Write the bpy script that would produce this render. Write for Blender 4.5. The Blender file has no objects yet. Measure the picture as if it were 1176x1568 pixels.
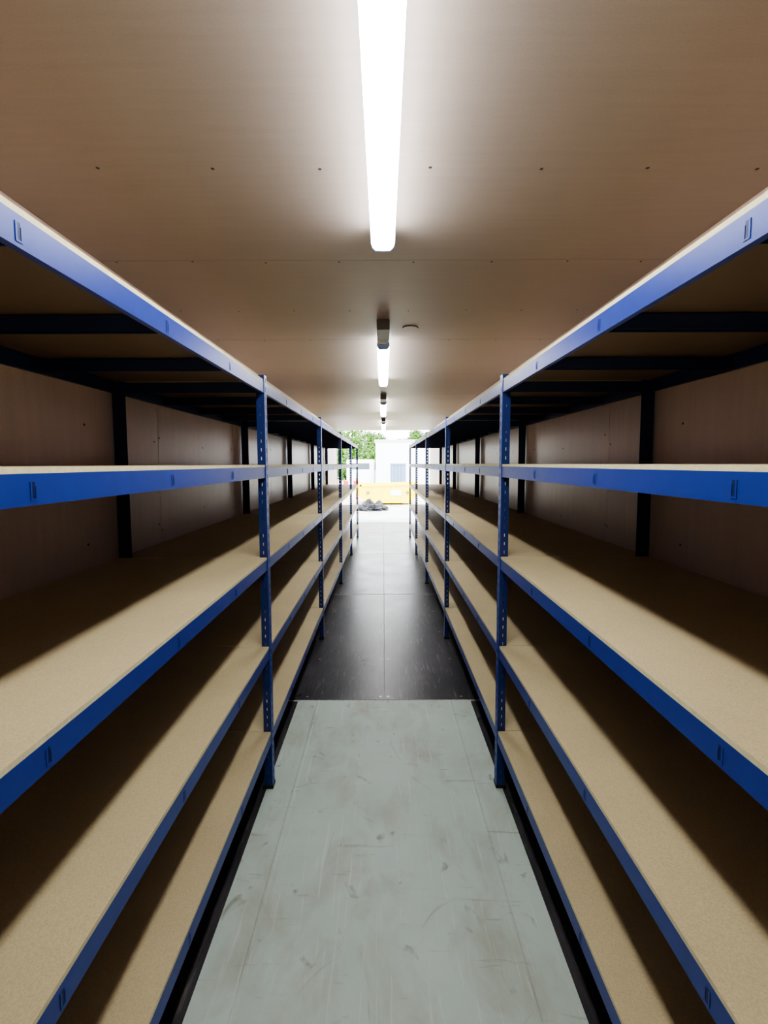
import bpy, math, random
from mathutils import Vector, Euler, Quaternion
random.seed(7)
S=bpy.context.scene
COL=S.collection

# ---------------------------------------------------------------- materials
def mat(name):
    m=bpy.data.materials.new(name); m.use_nodes=True
    nt=m.node_tree; b=nt.nodes['Principled BSDF']
    return m,nt,b
def N(nt,t,**k):
    n=nt.nodes.new(t)
    for a,v in k.items(): setattr(n,a,v)
    return n
def coords(nt,scale=(1,1,1)):
    tc=N(nt,'ShaderNodeTexCoord'); mp=N(nt,'ShaderNodeMapping')
    mp.inputs['Scale'].default_value=scale
    nt.links.new(tc.outputs['Object'],mp.inputs['Vector'])
    return mp.outputs['Vector']
def noise(nt,vec,scale,detail=4,rough=.55,dist=0):
    n=N(nt,'ShaderNodeTexNoise'); n.inputs['Scale'].default_value=scale
    n.inputs['Detail'].default_value=detail; n.inputs['Roughness'].default_value=rough
    n.inputs['Distortion'].default_value=dist
    nt.links.new(vec,n.inputs['Vector']); return n.outputs['Fac']
def ramp(nt,fac,stops):
    r=N(nt,'ShaderNodeValToRGB'); e=r.color_ramp.elements
    while len(e)<len(stops): e.new(.5)
    for i,(p,c) in enumerate(stops):
        e[i].position=p; e[i].color=(c[0],c[1],c[2],1)
    nt.links.new(fac,r.inputs['Fac']); return r.outputs['Color']
def mix(nt,a,b,fac,mode='MIX'):
    m=N(nt,'ShaderNodeMixRGB',blend_type=mode)
    for inp,v in ((m.inputs['Fac'],fac),(m.inputs[1],a),(m.inputs[2],b)):
        if hasattr(v,'links'): nt.links.new(v,inp)
        elif isinstance(v,tuple): inp.default_value=(*v,1)
        else: inp.default_value=v
    return m.outputs[0]
def bump(nt,b,h,strength,dist=.002):
    bp=N(nt,'ShaderNodeBump'); bp.inputs['Strength'].default_value=strength
    bp.inputs['Distance'].default_value=dist
    nt.links.new(h,bp.inputs['Height']); nt.links.new(bp.outputs[0],b.inputs['Normal'])
def plain(name,c,rough=.5,metal=0,var=.12,scale=12,spec=.5):
    m,nt,b=mat(name); v=coords(nt)
    f=noise(nt,v,scale)
    col=ramp(nt,f,[(.3,tuple(x*(1-var) for x in c)),(.7,tuple(min(1,x*(1+var)) for x in c))])
    nt.links.new(col,b.inputs['Base Color'])
    b.inputs['Roughness'].default_value=rough; b.inputs['Metallic'].default_value=metal
    b.inputs['Specular IOR Level'].default_value=spec
    return m

def brown_ply(name,c,rough,grain,spec=.5):
    m,nt,b=mat(name)
    v=coords(nt,grain); f1=noise(nt,v,3,6,.6)
    f2=noise(nt,coords(nt),1.3,3)
    f3=noise(nt,coords(nt),220,2)
    c1=ramp(nt,f1,[(.3,tuple(x*.95 for x in c)),(.7,tuple(x*1.05 for x in c))])
    c2=ramp(nt,f2,[(.3,(.93,.93,.93)),(.7,(1.05,1.05,1.03))])
    c3=ramp(nt,f3,[(.3,(.95,.95,.95)),(.7,(1.04,1.04,1.04))])
    o=mix(nt,c1,c2,1.0,'MULTIPLY'); o=mix(nt,o,c3,1.0,'MULTIPLY')
    nt.links.new(o,b.inputs['Base Color'])
    b.inputs['Specular IOR Level'].default_value=spec
    rr=N(nt,'ShaderNodeMapRange'); rr.inputs['To Min'].default_value=rough-.05; rr.inputs['To Max'].default_value=rough+.06
    nt.links.new(f1,rr.inputs['Value']); nt.links.new(rr.outputs[0],b.inputs['Roughness'])
    bump(nt,b,f1,.10,.001)
    return m
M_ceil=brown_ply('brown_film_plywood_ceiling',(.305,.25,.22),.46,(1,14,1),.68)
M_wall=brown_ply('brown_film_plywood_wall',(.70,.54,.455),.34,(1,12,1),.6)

# black phenolic floor
m,nt,b=mat('black_phenolic_floor')
g=noise(nt,coords(nt,(40,1.5,1)),3,6,.7); g2=noise(nt,coords(nt,(1,1,1)),2.5,5,.6)
c=ramp(nt,g,[(.3,(.022,.021,.025)),(.75,(.075,.07,.076))])
c=mix(nt,c,ramp(nt,g2,[(.45,(1,1,1)),(.8,(2.2,2.1,2.0))]),1.0,'MULTIPLY')
dr=ramp(nt,noise(nt,coords(nt,(9,1,1)),5,5,.7,.6),[(.58,(0,0,0)),(.72,(.7,.7,.7))])
c=mix(nt,c,(.32,.30,.28),dr)
nt.links.new(c,b.inputs['Base Color'])
rr=N(nt,'ShaderNodeMapRange'); rr.inputs['To Min'].default_value=.20; rr.inputs['To Max'].default_value=.44
nt.links.new(g2,rr.inputs['Value']); nt.links.new(rr.outputs[0],b.inputs['Roughness'])
bump(nt,b,g,.2,.001)
M_black=m
M_seam=plain('floor_seam_pale',(.55,.53,.5),.8,scale=60,var=.4)  # light grey layer showing through the floor joints

# pale painted floor sheet with stains and scuffs
m,nt,b=mat('pale_green_grey_floor')
v=coords(nt)
base=ramp(nt,noise(nt,v,2.2,6,.65),[(.3,(.57,.69,.60)),(.7,(.67,.79,.70))])
st=noise(nt,coords(nt,(1.3,.8,1)),3.1,8,.62,.4)
stf=ramp(nt,st,[(.48,(0,0,0)),(.70,(.6,.6,.6))])
base=mix(nt,base,(.42,.39,.28),stf)
sp=noise(nt,coords(nt,(1,.8,1)),11,4,.5,.6)
spf=ramp(nt,sp,[(.65,(0,0,0)),(.73,(.6,.6,.6))])
base=mix(nt,base,(.20,.19,.14),spf)
sc=noise(nt,coords(nt,(30,1.2,1)),2.3,5,.6,.8)
scf=ramp(nt,sc,[(.60,(0,0,0)),(.68,(.4,.4,.4))])
base=mix(nt,base,(.88,.92,.87),scf)
sc2=noise(nt,coords(nt,(2,22,1)),2.0,5,.6,1.0)
base=mix(nt,base,(.30,.31,.26),ramp(nt,sc2,[(.64,(0,0,0)),(.70,(.4,.4,.4))]))
vo=N(nt,'ShaderNodeTexVoronoi',feature='DISTANCE_TO_EDGE'); vo.inputs['Scale'].default_value=2.6
wv=N(nt,'ShaderNodeMixRGB'); wv.inputs[0].default_value=.15
nn=N(nt,'ShaderNodeTexNoise'); nn.inputs['Scale'].default_value=2; nt.links.new(v,nn.inputs['Vector'])
nt.links.new(v,wv.inputs[1]); nt.links.new(nn.outputs['Color'],wv.inputs[2]); nt.links.new(wv.outputs[0],vo.inputs['Vector'])
vf=ramp(nt,vo.outputs['Distance'],[(0,(.35,.35,.35)),(.008,(0,0,0))])
brk=ramp(nt,noise(nt,v,4,3),[(.5,(0,0,0)),(.6,(1,1,1))])
vf=mix(nt,vf,brk,1.0,'MULTIPLY')
base=mix(nt,base,(.25,.27,.24),vf)
nt.links.new(base,b.inputs['Base Color']); b.inputs['Roughness'].default_value=.5
bump(nt,b,st,.15,.003)
M_pale=m

# shelf board (particle board)
m,nt,b=mat('particle_board')
f=noise(nt,coords(nt),280,4,.6); f2=noise(nt,coords(nt),3,3)
c=ramp(nt,f,[(.28,(.61,.485,.27)),(.5,(.70,.57,.33)),(.75,(.79,.66,.41))])
c=mix(nt,c,ramp(nt,f2,[(.3,(.93,.93,.93)),(.7,(1.04,1.04,1.02))]),1.0,'MULTIPLY')
nt.links.new(c,b.inputs['Base Color']); b.inputs['Roughness'].default_value=.55
M_board=m
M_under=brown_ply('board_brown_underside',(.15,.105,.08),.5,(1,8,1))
M_edge=plain('board_cut_edge',(.86,.78,.48),.7,var=.08,scale=90)
M_blue=plain('blue_powder_coat',(.022,.055,.34),.36,var=.06,scale=30,spec=.45)
M_post=plain('blue_post_flange_dark',(.018,.040,.18),.4,var=.06,scale=30,spec=.4)  # darker blue on the camera-facing flange of the aisle posts
M_blued=plain('blue_slot_shade',(.006,.02,.10),.5)  # slot shade put into the colour: darker blue on the beam tabs
M_navy=plain('navy_crossbar_rear',(.018,.034,.11),.45,var=.06)  # darker blue for crossbars, rear beams and rear post faces
M_foot=plain('black_plastic',(.012,.012,.014),.5)
M_screw=plain('screw_steel',(.04,.035,.035),.5,.3)
M_screwb=plain('screw_bright',(.5,.5,.5),.35,.9)
M_frame=plain('container_frame_steel',(.22,.25,.24),.5,var=.2)
M_grey=plain('grey_box_plastic',(.14,.14,.145),.5)
M_white=plain('white_plastic',(.75,.75,.76),.4,var=.03)
M_cap=plain('batten_end_cap',(.35,.5,.85),.4,var=.03)
m,nt,b=mat('led_diffuser'); b.inputs['Base Color'].default_value=(.9,.9,.9,1)
b.inputs['Emission Color'].default_value=(.96,.98,1,1); b.inputs['Emission Strength'].default_value=19.5
M_led=m
M_concrete=plain('yard_concrete',(.60,.58,.54),.9,var=.2,scale=1.5)
M_yellow=plain('yellow_paint',(1.0,.78,.015),.45,var=.05,scale=3)
M_cabin=plain('white_cladding',(.84,.86,.88),.6,var=.05)
M_roof=plain('grey_roof',(.5,.53,.56),.6)
M_glass=plain('dark_window',(.06,.08,.1),.1)
M_bluec=plain('blue_grey_container_paint',(.16,.24,.34),.6)
M_tarp=plain('black_sheeting',(.012,.012,.014),.35,var=.3,scale=6)
M_leaf=plain('leaf_green',(.07,.17,.012),.6,var=.5,scale=1.5)
M_trunk=plain('bark',(.14,.1,.07),.9)
M_red=plain('red_plastic',(.6,.04,.03),.5)
M_grass=plain('grass',(.12,.24,.05),.9,var=.3,scale=4)

# ---------------------------------------------------------------- mesh builder
class MB:
    def __init__(s,mats): s.v=[];s.f=[];s.mi=[];s.mats=mats
    def quad(s,pts,m=0):
        i=len(s.v); s.v+=[tuple(p) for p in pts]; s.f.append(tuple(range(i,i+len(pts)))); s.mi.append(m)
    def box(s,x0,x1,y0,y1,z0,z1,m=0,front=None):
        if x0>x1:x0,x1=x1,x0
        if y0>y1:y0,y1=y1,y0
        if z0>z1:z0,z1=z1,z0
        i=len(s.v)
        s.v+=[(x0,y0,z0),(x1,y0,z0),(x1,y1,z0),(x0,y1,z0),(x0,y0,z1),(x1,y0,z1),(x1,y1,z1),(x0,y1,z1)]
        for q in ((0,3,2,1),(4,5,6,7),(0,1,5,4),(1,2,6,5),(2,3,7,6),(3,0,4,7)):
            s.f.append(tuple(i+k for k in q)); s.mi.append(m)
    def prism(s,poly,axis,a,b,m=0):
        def P(p,t):
            return {'x':(t,p[0],p[1]),'y':(p[0],t,p[1]),'z':(p[0],p[1],t)}[axis]
        n=len(poly); i=len(s.v)
        s.v+=[P(p,a) for p in poly]+[P(p,b) for p in poly]
        s.f.append(tuple(i+k for k in range(n))); s.mi.append(m)
        s.f.append(tuple(i+n+k for k in reversed(range(n)))); s.mi.append(m)
        for k in range(n):
            k2=(k+1)%n
            s.f.append((i+k,i+n+k,i+n+k2,i+k2)); s.mi.append(m)
    def disc(s,c,r,h,axis,m=0,n=10):
        poly=[]
        a={'x':(1,2),'y':(0,2),'z':(0,1)}[axis]
        k={'x':0,'y':1,'z':2}[axis]
        for j in range(n):
            t=2*math.pi*j/n; poly.append((c[a[0]]+r*math.cos(t),c[a[1]]+r*math.sin(t)))
        s.prism(poly,axis,c[k],c[k]+h,m)
    def obj(s,name,parent=None,bevel=0,smooth=False):
        me=bpy.data.meshes.new(name); me.from_pydata(s.v,[],s.f)
        for mm in s.mats: me.materials.append(mm)
        me.polygons.foreach_set('material_index',s.mi)
        import bmesh
        bm=bmesh.new(); bm.from_mesh(me); bmesh.ops.recalc_face_normals(bm,faces=bm.faces); bm.to_mesh(me); bm.free()
        if smooth:
            for p in me.polygons: p.use_smooth=True
        o=bpy.data.objects.new(name,me); COL.objects.link(o)
        if parent: o.parent=parent
        if bevel:
            b=o.modifiers.new('bevel','BEVEL'); b.width=bevel; b.segments=2; b.limit_method='ANGLE'
        return o
def empty(name,loc=(0,0,0)):
    e=bpy.data.objects.new(name,None); e.location=loc; COL.objects.link(e); return e

# ---------------------------------------------------------------- dims
CH=1.50; ZC=2.35; XW=1.187; Y0=-.62; Y1=11.75; G=.003
JS=1.244; J0=2.01
b=MB([M_ceil,M_screw,M_grey])
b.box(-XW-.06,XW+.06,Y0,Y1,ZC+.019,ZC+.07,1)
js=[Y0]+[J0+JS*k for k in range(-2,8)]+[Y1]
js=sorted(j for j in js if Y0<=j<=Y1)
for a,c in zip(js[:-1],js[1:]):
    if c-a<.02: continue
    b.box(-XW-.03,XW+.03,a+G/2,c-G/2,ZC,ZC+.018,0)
y=J0-JS/2*3
while y<Y1-.1:
    for k in range(-4,4):
        x=.138+.316*k
        if abs(x)<XW-.02: b.disc((x+random.uniform(-.01,.01),y+.018+random.uniform(-.01,.01),ZC-.0006),.0052,.001,'z',1,8)
    y+=JS/2
b.obj('ceiling')

# walls
for nm,s in (('wall_left',-1),('wall_right',1)):
    b=MB([M_wall,M_screw,M_frame])
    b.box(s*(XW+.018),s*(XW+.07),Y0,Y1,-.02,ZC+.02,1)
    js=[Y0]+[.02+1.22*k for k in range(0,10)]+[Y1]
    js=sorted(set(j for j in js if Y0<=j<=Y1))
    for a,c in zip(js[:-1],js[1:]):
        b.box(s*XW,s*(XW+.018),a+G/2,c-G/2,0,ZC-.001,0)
        for yy in (a+.03,c-.03,(a+c)/2):
            for zz in (.3,.75,1.18,1.62,2.1):
                b.disc((s*XW-(.0008 if s>0 else -.0008)-.0005,yy+random.uniform(-.02,.02),zz+random.uniform(-.04,.04)),.005,.001,'x',1,8)
    b.obj(nm)
b=MB([M_wall,M_frame]); b.box(-XW,XW,Y0-.05,Y0,0,ZC,0); b.box(-XW,XW,Y0-.08,Y0-.05,0,ZC,1); b.obj('wall_back')

# floor
b=MB([M_black,M_screwb,M_seam])
b.box(-XW,XW,Y0,Y1,-.12,-.0012,2)
js=[Y0,.45,2.85,5.26,7.67,10.08,Y1]
for a,c in zip(js[:-1],js[1:]):
    for x0,x1 in ((-XW,0),(0,XW)):
        b.box(x0+.003,x1-.003,a+.010,c-.010,-.001,0,0)
    for x in (-.5,-.03,.03,.5):
        for t in range(5):
            b.disc((x+random.uniform(-.006,.006),a+.05+(c-a-.10)*t/4,0.0),.008,.0007,'z',1,8)
b.obj('floor')
b=MB([M_pale])
W=.545
poly=[(-W,.0),(-W,.004),(-.425,.004),(-.42,.006),(-.412,.006),(-.407,.004),(.407,.004),(.412,.006),(.42,.006),(.425,.004),(W,.004),(W,.0)]
b.prism(poly,'y',Y0+.01,2.84)
b.obj('floor_covering_sheet')

# door frame
b=MB([M_frame,M_black])
for s in (-1,1): b.box(s*(XW+.0),s*(XW+.12),Y1+.001,Y1+.14,-.15,ZC+.12,0)
b.box(-XW,XW,Y1+.001,Y1+.14,ZC-.0,ZC+.12,0)
b.box(-XW,XW,Y1+.001,Y1+.14,-.15,-.002,0)
b.obj('door_frame',bevel=.006)
for s in (-1,1):
    b=MB([M_frame])
    x=s*(XW+.17)
    n=12; wd=1.16
    for i in range(n):
        o=.02 if i%2 else 0
        b.box(x+o*s,x+s*(.03+o),Y1+.16+wd*i/n,Y1+.16+wd*(i+1)/n,-.02,ZC+.05)
    for t in (.3,.8): b.disc((x-s*.03,Y1+.16+wd*t,-.05),.017,ZC+.1,'z',0,12)
    b.obj('door_1' if s<0 else 'door_2')

# ---------------------------------------------------------------- shelving
LV=[1.866,1.497,1.087,.68,.28]
L=1.83; PF=.516; PB=1.178; BT=.010; BH=.047; TP=1.885
def flange_y(b,xa,xb,y,z0,z1,t=.002,m=0):
    w=xb-xa; c0=xa+w*.46; c1=xa+w*.56
    b.box(xa,c0,y,y+t,z0,z1,m); b.box(c1,xb,y,y+t,z0,z1,m)
    z=z0; p=.038
    while z<z1:
        b.box(c0,c1,y,y+t,z,min(z1,z+.024),m); z+=p
def flange_x(b,x,ya,yb,z0,z1,t):
    w=yb-ya; c0=ya+w*.42; c1=ya+w*.62
    b.box(x,x+t,ya,c0,z0,z1); b.box(x,x+t,c1,yb,z0,z1)
    z=z0; p=.038
    while z<z1:
        b.box(x,x+t,c0,c1,z,min(z1,z+.018)); z+=p
def frame_posts(b,s,y):
    z0=.012
    flange_x(b,s*PF,y-.019,y+.021,z0,TP,s*.002)
    xa,xb=sorted((s*(PF+.002),s*(PF+.036)))
    flange_y(b,xa,xb,y-.019,z0,TP,m=2)
    flange_x(b,s*PB,y-.019,y+.021,z0,TP,-s*.002)
    xa,xb=sorted((s*(PB-.058),s*(PB-.002)))
    b.box(xa,xb,y-.019,y-.017,z0,TP,1)
def build_unit(s,y0,last):
    root=empty('steel_shelving_unit',(s*(PF+PB)/2,y0+L/2,0))
    ox,oy=-root.location.x,-root.location.y
    def fin(b,name,bevel=0):
        b.v=[(x+ox,y+oy,z) for x,y,z in b.v]
        return b.obj(name,root,bevel)
    b=MB([M_blue,M_navy,M_post]); frame_posts(b,s,y0)
    if last: frame_posts(b,s,y0+L)
    fin(b,'slotted_posts')
    b=MB([M_foot])
    for yy in ([y0,y0+L] if last else [y0]):
        b.box(s*(PF-.003),s*(PF+.045),yy-.022,yy+.024,.0045,.022)
        b.box(s*(PB+.003),s*(PB-.05),yy-.022,yy+.024,.0005,.022)
    fin(b,'post_feet',.002)
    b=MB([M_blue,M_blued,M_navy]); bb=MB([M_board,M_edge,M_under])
    ya=y0+.0215; yb=y0+L-.0195
    for li,z in enumerate(LV):
        zt=z-BT
        for X,d,mm in ((s*(PF+.0025),s,0),(s*(PB-.0025),-s,2)):
            b.box(X,X+d*.002,ya-.02,yb+.0,zt-BH,zt,mm)
            b.box(X+d*.002,X+d*.030,ya-.02,yb,zt-.002,zt,mm)
            b.box(X+d*.002,X+d*.014,ya-.02,yb,zt-BH,zt-BH+.002,mm)
        Xf=s*(PF+.0025)
        for k in (1,2,3):
            yc=y0+.0+.457*k
            b.box(Xf-s*.0012,Xf,yc-.007,yc-.004,zt-.037,zt-.012,0)
            b.box(Xf-s*.0012,Xf,yc+.003,yc+.006,zt-.037,zt-.018,0)
            b.box(Xf-s*.0012,Xf,yc-.007,yc+.006,zt-.040,zt-.037,0)
            b.box(Xf-s*.0004,Xf,yc-.004,yc+.003,zt-.037,zt-.012,1)
            b.box(s*(PF+.005),s*(PB-.005),yc-.016,yc-.014,zt-.038,zt-.003,2)
            b.box(s*(PF+.005),s*(PB-.005),yc+.014,yc+.016,zt-.038,zt-.003,2)
            b.box(s*(PF+.005),s*(PB-.005),yc-.014,yc+.014,zt-.005,zt-.003,2)
        for yc in ([y0,y0+L-.0] if last else [y0]):
            b.box(s*(PF+.005),s*(PB-.005),yc-.0165,yc-.0145,zt-BH,zt-.003,2)
            b.box(s*(PF+.005),s*(PB-.005),yc-.0145,yc+.012,zt-.005,zt-.003,2)
        x0,x1=sorted((s*(PF+.003),s*(PB-.003)))
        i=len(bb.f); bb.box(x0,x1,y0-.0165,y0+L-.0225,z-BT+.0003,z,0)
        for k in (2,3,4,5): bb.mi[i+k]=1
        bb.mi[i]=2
    fin(b,'beams_and_crossbars'); fin(bb,'shelf_boards')
for s in (-1,1):
    for k in range(5):
        build_unit(s,.23+L*k,k==4)

# ---------------------------------------------------------------- LED battens
for k in range(4):
    y0=.22+2.965*k; y1=y0+1.53
    e=empty('led_batten_light',(0,(y0+y1)/2,ZC))
    cy=-(y0+y1)/2; cz=-ZC
    def T(b): b.v=[(x,y+cy,z+cz) for x,y,z in b.v]; return b
    zb=ZC-.080
    b=MB([M_white]); b.box(-.036,.036,y0,y1,ZC-.034,ZC-.0005); T(b).obj('housing',e,.002)
    prof=[(-.037,ZC-.034),(-.041,ZC-.042),(-.042,ZC-.055),(-.037,ZC-.069),(-.026,zb),(.026,zb),(.037,ZC-.069),(.042,ZC-.055),(.041,ZC-.042),(.037,ZC-.034)]
    b=MB([M_led]); b.prism(prof,'y',y0+.012,y1-.012); T(b).obj('diffuser',e)
    pc=[(x*1.03,ZC-.02+(z-ZC+.02)*1.04) for x,z in prof]
    b=MB([M_cap]); b.prism(pc,'y',y0,y0+.0115); b.prism(pc,'y',y1-.0115,y1)
    b.box(-.012,.012,y1,y1+.02,ZC-.07,ZC-.055); T(b).obj('end_caps',e,.002)
    b=MB([M_grey,M_white]); b.box(-.038,.038,y0-.38,y0-.10,ZC-.06,ZC-.0005); b.box(-.014,.014,y0-.10,y0,ZC-.03,ZC-.0005)
    b.box(-.03,.03,y0-.07,y0-.02,ZC-.055,ZC-.0005,1)
    T(b).obj('driver_box',e,.004)
b=MB([M_ceil]); b.disc((.17,2.98,ZC-.006),.05,.0055,'z',0,32); b.obj('round_ceiling_cover',bevel=.002)

# ---------------------------------------------------------------- yard outside
GZ=-.16
b=MB([M_concrete]); b.box(-60,60,Y1+.15,120,GZ-.2,GZ); b.obj('yard_ground')
def PX(px,Y): return (px-588)/711*Y
e=empty('yellow_skip',(PX(594,19.5),19.5,GZ))
b=MB([M_yellow,M_grey,M_cabin]); hw=1.30
sec=[(-hw*.66,.08),(hw*.66,.08),(hw,.5),(hw,.86),(-hw*1.0,.80),(-hw,.5)]
b.prism(sec,'y',-.8,-.74,0)
b.prism(sec,'y',.74,.8,0)
b.prism([(-hw*.66,.08),(hw*.66,.08),(hw*.66,.14),(-hw*.66,.14)],'y',-.74,.74,0)
for s in (-1,1):
    zt=.86 if s>0 else .80
    b.prism([(s*hw*.66,.08),(s*hw,.5),(s*hw,zt),(s*(hw-.06),zt),(s*(hw-.06),.51),(s*(hw*.66-.05),.12)],'y',-.74,.74,0)
    b.box(s*(hw-.25),s*(hw-.17),-.86,-.8,.3,.86,0)
    for yy in (-.84,.84): b.disc((s*(hw-.5),yy-.04,.5),.06,.08,'y',1,14)
b.prism([(-hw,.74),(hw,.80),(hw,.88),(-hw,.82)],'y',-.86,-.8,0)
b.prism([(-hw,.74),(hw,.80),(hw,.88),(-hw,.82)],'y',.8,.86,0)
for x in (-.6,-.2,.2,.6): b.box(x-.03,x+.03,-.83,-.8,.1,.78,0)
b.box(.1,.55,-.835,-.83,.38,.62,2)
b.box(-.85,-.6,-.6,.6,0,.08,1); b.box(.6,.85,-.6,.6,0,.08,1)
b.obj('skip_body',e,.01)

import bmesh
bm=bmesh.new(); bmesh.ops.create_icosphere(bm,subdivisions=4,radius=1)
from mathutils import noise as mn
for v in bm.verts:
    p=v.co.copy(); n=mn.noise(p*2.3)*.35+mn.noise(p*6)*.2
    v.co=Vector((p.x*.54*(1+n),p.y*.4*(1+n),max(0,p.z)*.28*(1+n*2.2)+.0))
me=bpy.data.meshes.new('h'); bm.to_mesh(me); bm.free(); me.materials.append(M_tarp)
o=bpy.data.objects.new('black_sheeting_heap',me); o.location=(PX(569,16.6),16.6,GZ); COL.objects.link(o)

cy=30; x0=PX(576,cy); x1=PX(700,cy)
b=MB([M_cabin,M_roof,M_glass]); 
b.box(x0,x1,cy,cy+3,GZ+.12,2.9,0); b.box(x0-.08,x1+.08,cy-.08,cy+3.08,2.9,3.05,1)
for i in range(26):
    xx=x0+.05+(x1-x0-.1)*i/26; b.box(xx,xx+.07,cy-.03,cy,GZ+.15,2.88,0)
b.box(x1-1.7,x1-.7,cy-.05,cy-.03,1.1,2.0,2)
for xx in (x0+.3,x1-.5): b.box(xx,xx+.2,cy+.2,cy+2.8,GZ,GZ+.12,1)
b.obj('site_cabin')
cy=26; x0=PX(599,cy); x1=PX(622,cy)
b=MB([M_bluec,M_frame]); b.box(x0,x1,cy,cy+1.8,GZ,1.45,0)
for i in range(4):
    xx=x0+.05+(x1-x0-.1)*i/4; b.box(xx,xx+.1,cy-.04,cy,GZ+.1,1.4,0)
b.box(x0-.03,x1+.03,cy-.05,cy+1.85,1.45,1.52,1)
b.obj('storage_container')
def van(name,X,Y):
    e=empty(name,(X,Y,GZ))
    b=MB([M_cabin,M_glass,M_foot])
    prof=[(-2.4,.35),(2.3,.35),(2.4,.8),(2.2,1.05),(1.5,1.2),(.95,1.9),(-2.3,1.95),(-2.4,1.8)]
    b.prism(prof,'x',-.9,.9,0)
    b.prism([(1.45,1.22),(1.0,1.8),(.3,1.8),(.3,1.22)],'x',-.905,-.9,1); b.prism([(1.45,1.22),(1.0,1.8),(.3,1.8),(.3,1.22)],'x',.9,.905,1)
    b.box(-.6,.6,-2.41,-2.4,1.3,1.7,1)
    b.obj('body',e,.05)
    b=MB([M_foot])
    for x in (-.9,.68):
        for y in (-1.6,1.5): b.disc((x,y,.33),.33,.22,'x',0,24)
    b.obj('wheels',e)
van('white_van',PX(554,32),33)
b=MB([M_red,M_cabin]); X=PX(530,22)
for i in range(5): b.box(X-.6+.24*i,X-.6+.24*(i+1),22,22.05,GZ+.6,GZ+.85,i%2)
for s in (-.5,.5): b.box(X+s-.03,X+s+.03,21.99,22.06,GZ,GZ+1,0); b.box(X+s-.04,X+s+.04,21.8,22.25,GZ,GZ+.05,0)
b.obj('road_barrier')
b=MB([M_grass]); b.box(-30,30,62,68,GZ,GZ+1.2,0); b.obj('grass_bank',bevel=.4)
def tree(name,X,Y,h,r,trunk):
    e=empty(name,(X,Y,GZ))
    b=MB([M_trunk])
    n=10
    for lv in range(4):
        z0=trunk*1.3*lv/4; z1=trunk*1.3*(lv+1)/4; ra=.16*(1-lv*.15); rb=.16*(1-(lv+1)*.15)
        for k in range(n):
            a=2*math.pi*k/n; a2=2*math.pi*(k+1)/n
            b.quad([(ra*math.cos(a),ra*math.sin(a),z0),(ra*math.cos(a2),ra*math.sin(a2),z0),(rb*math.cos(a2),rb*math.sin(a2),z1),(rb*math.cos(a),rb*math.sin(a),z1)])
    b.obj('trunk',e)
    b=MB([M_leaf])
    cl=[(Vector((random.uniform(-.6,.6)*r,random.uniform(-.6,.6)*r,trunk+(h-trunk)*random.uniform(.15,.85))),r*random.uniform(.35,.6)) for _ in range(15)]
    for c,cr in cl:
        for _ in range(450):
            d=Vector([random.gauss(0,1) for _ in range(3)]).normalized()
            p=c+d*cr*random.uniform(.5,1.05)
            u=Vector([random.gauss(0,1) for _ in range(3)]).normalized(); w=u.cross(d).normalized() if u.cross(d).length>.01 else Vector((1,0,0))
            u=w.cross(d+u*.3).normalized(); q=random.uniform(.09,.17)
            b.quad([p+u*q,p+w*q*.6,p-u*q,p-w*q*.6])
    b.obj('foliage',e)
tree('tree',PX(536,38),38,4.6,2.1,.5)
tree('tree',PX(575,48),48,5.2,1.9,.6)
tree('tree',PX(498,47),47,5.0,2.2,1.2)
tree('tree',PX(618,54),54,4.9,1.4,1.2)
tree('tree',PX(650,50),50,5.6,2.0,1.2)

# ---------------------------------------------------------------- world
w=bpy.data.worlds.new('sky'); S.world=w; w.use_nodes=True
nt=w.node_tree; bg=nt.nodes['Background']
tc=N(nt,'ShaderNodeTexCoord'); sx=N(nt,'ShaderNodeSeparateXYZ'); nt.links.new(tc.outputs['Generated'],sx.inputs[0])
c=ramp(nt,sx.outputs['Z'],[(.0,(1,1,1)),(.6,(.82,.9,1))])
nt.links.new(c,bg.inputs['Color']); bg.inputs['Strength'].default_value=4.4
sun=bpy.data.lights.new('sun','SUN'); sun.energy=2.5; sun.angle=.2; sun.color=(1,.95,.88)
so=bpy.data.objects.new('sun',sun); so.rotation_euler=(math.radians(35),math.radians(25),0); so.location=(0,20,20); COL.objects.link(so)

# ---------------------------------------------------------------- camera
cam=bpy.data.cameras.new('camera'); co=bpy.data.objects.new('camera',cam); COL.objects.link(co)
co.location=(0,0,CH)
cam.sensor_fit='VERTICAL'; cam.sensor_height=24; cam.sensor_width=18; cam.lens=725.5/1600*24
co.rotation_mode='QUATERNION'
co.rotation_quaternion=Euler((math.radians(90-4.2),0,0)).to_quaternion() @ Quaternion((0,0,1),-.003)
cam.shift_x=.5/1600; cam.shift_y=-22/1600
cam.clip_start=.02; cam.clip_end=300
S.camera=co
S.view_settings.view_transform='AgX'
S.view_settings.look='AgX - Medium High Contrast'
S.view_settings.exposure=1.1
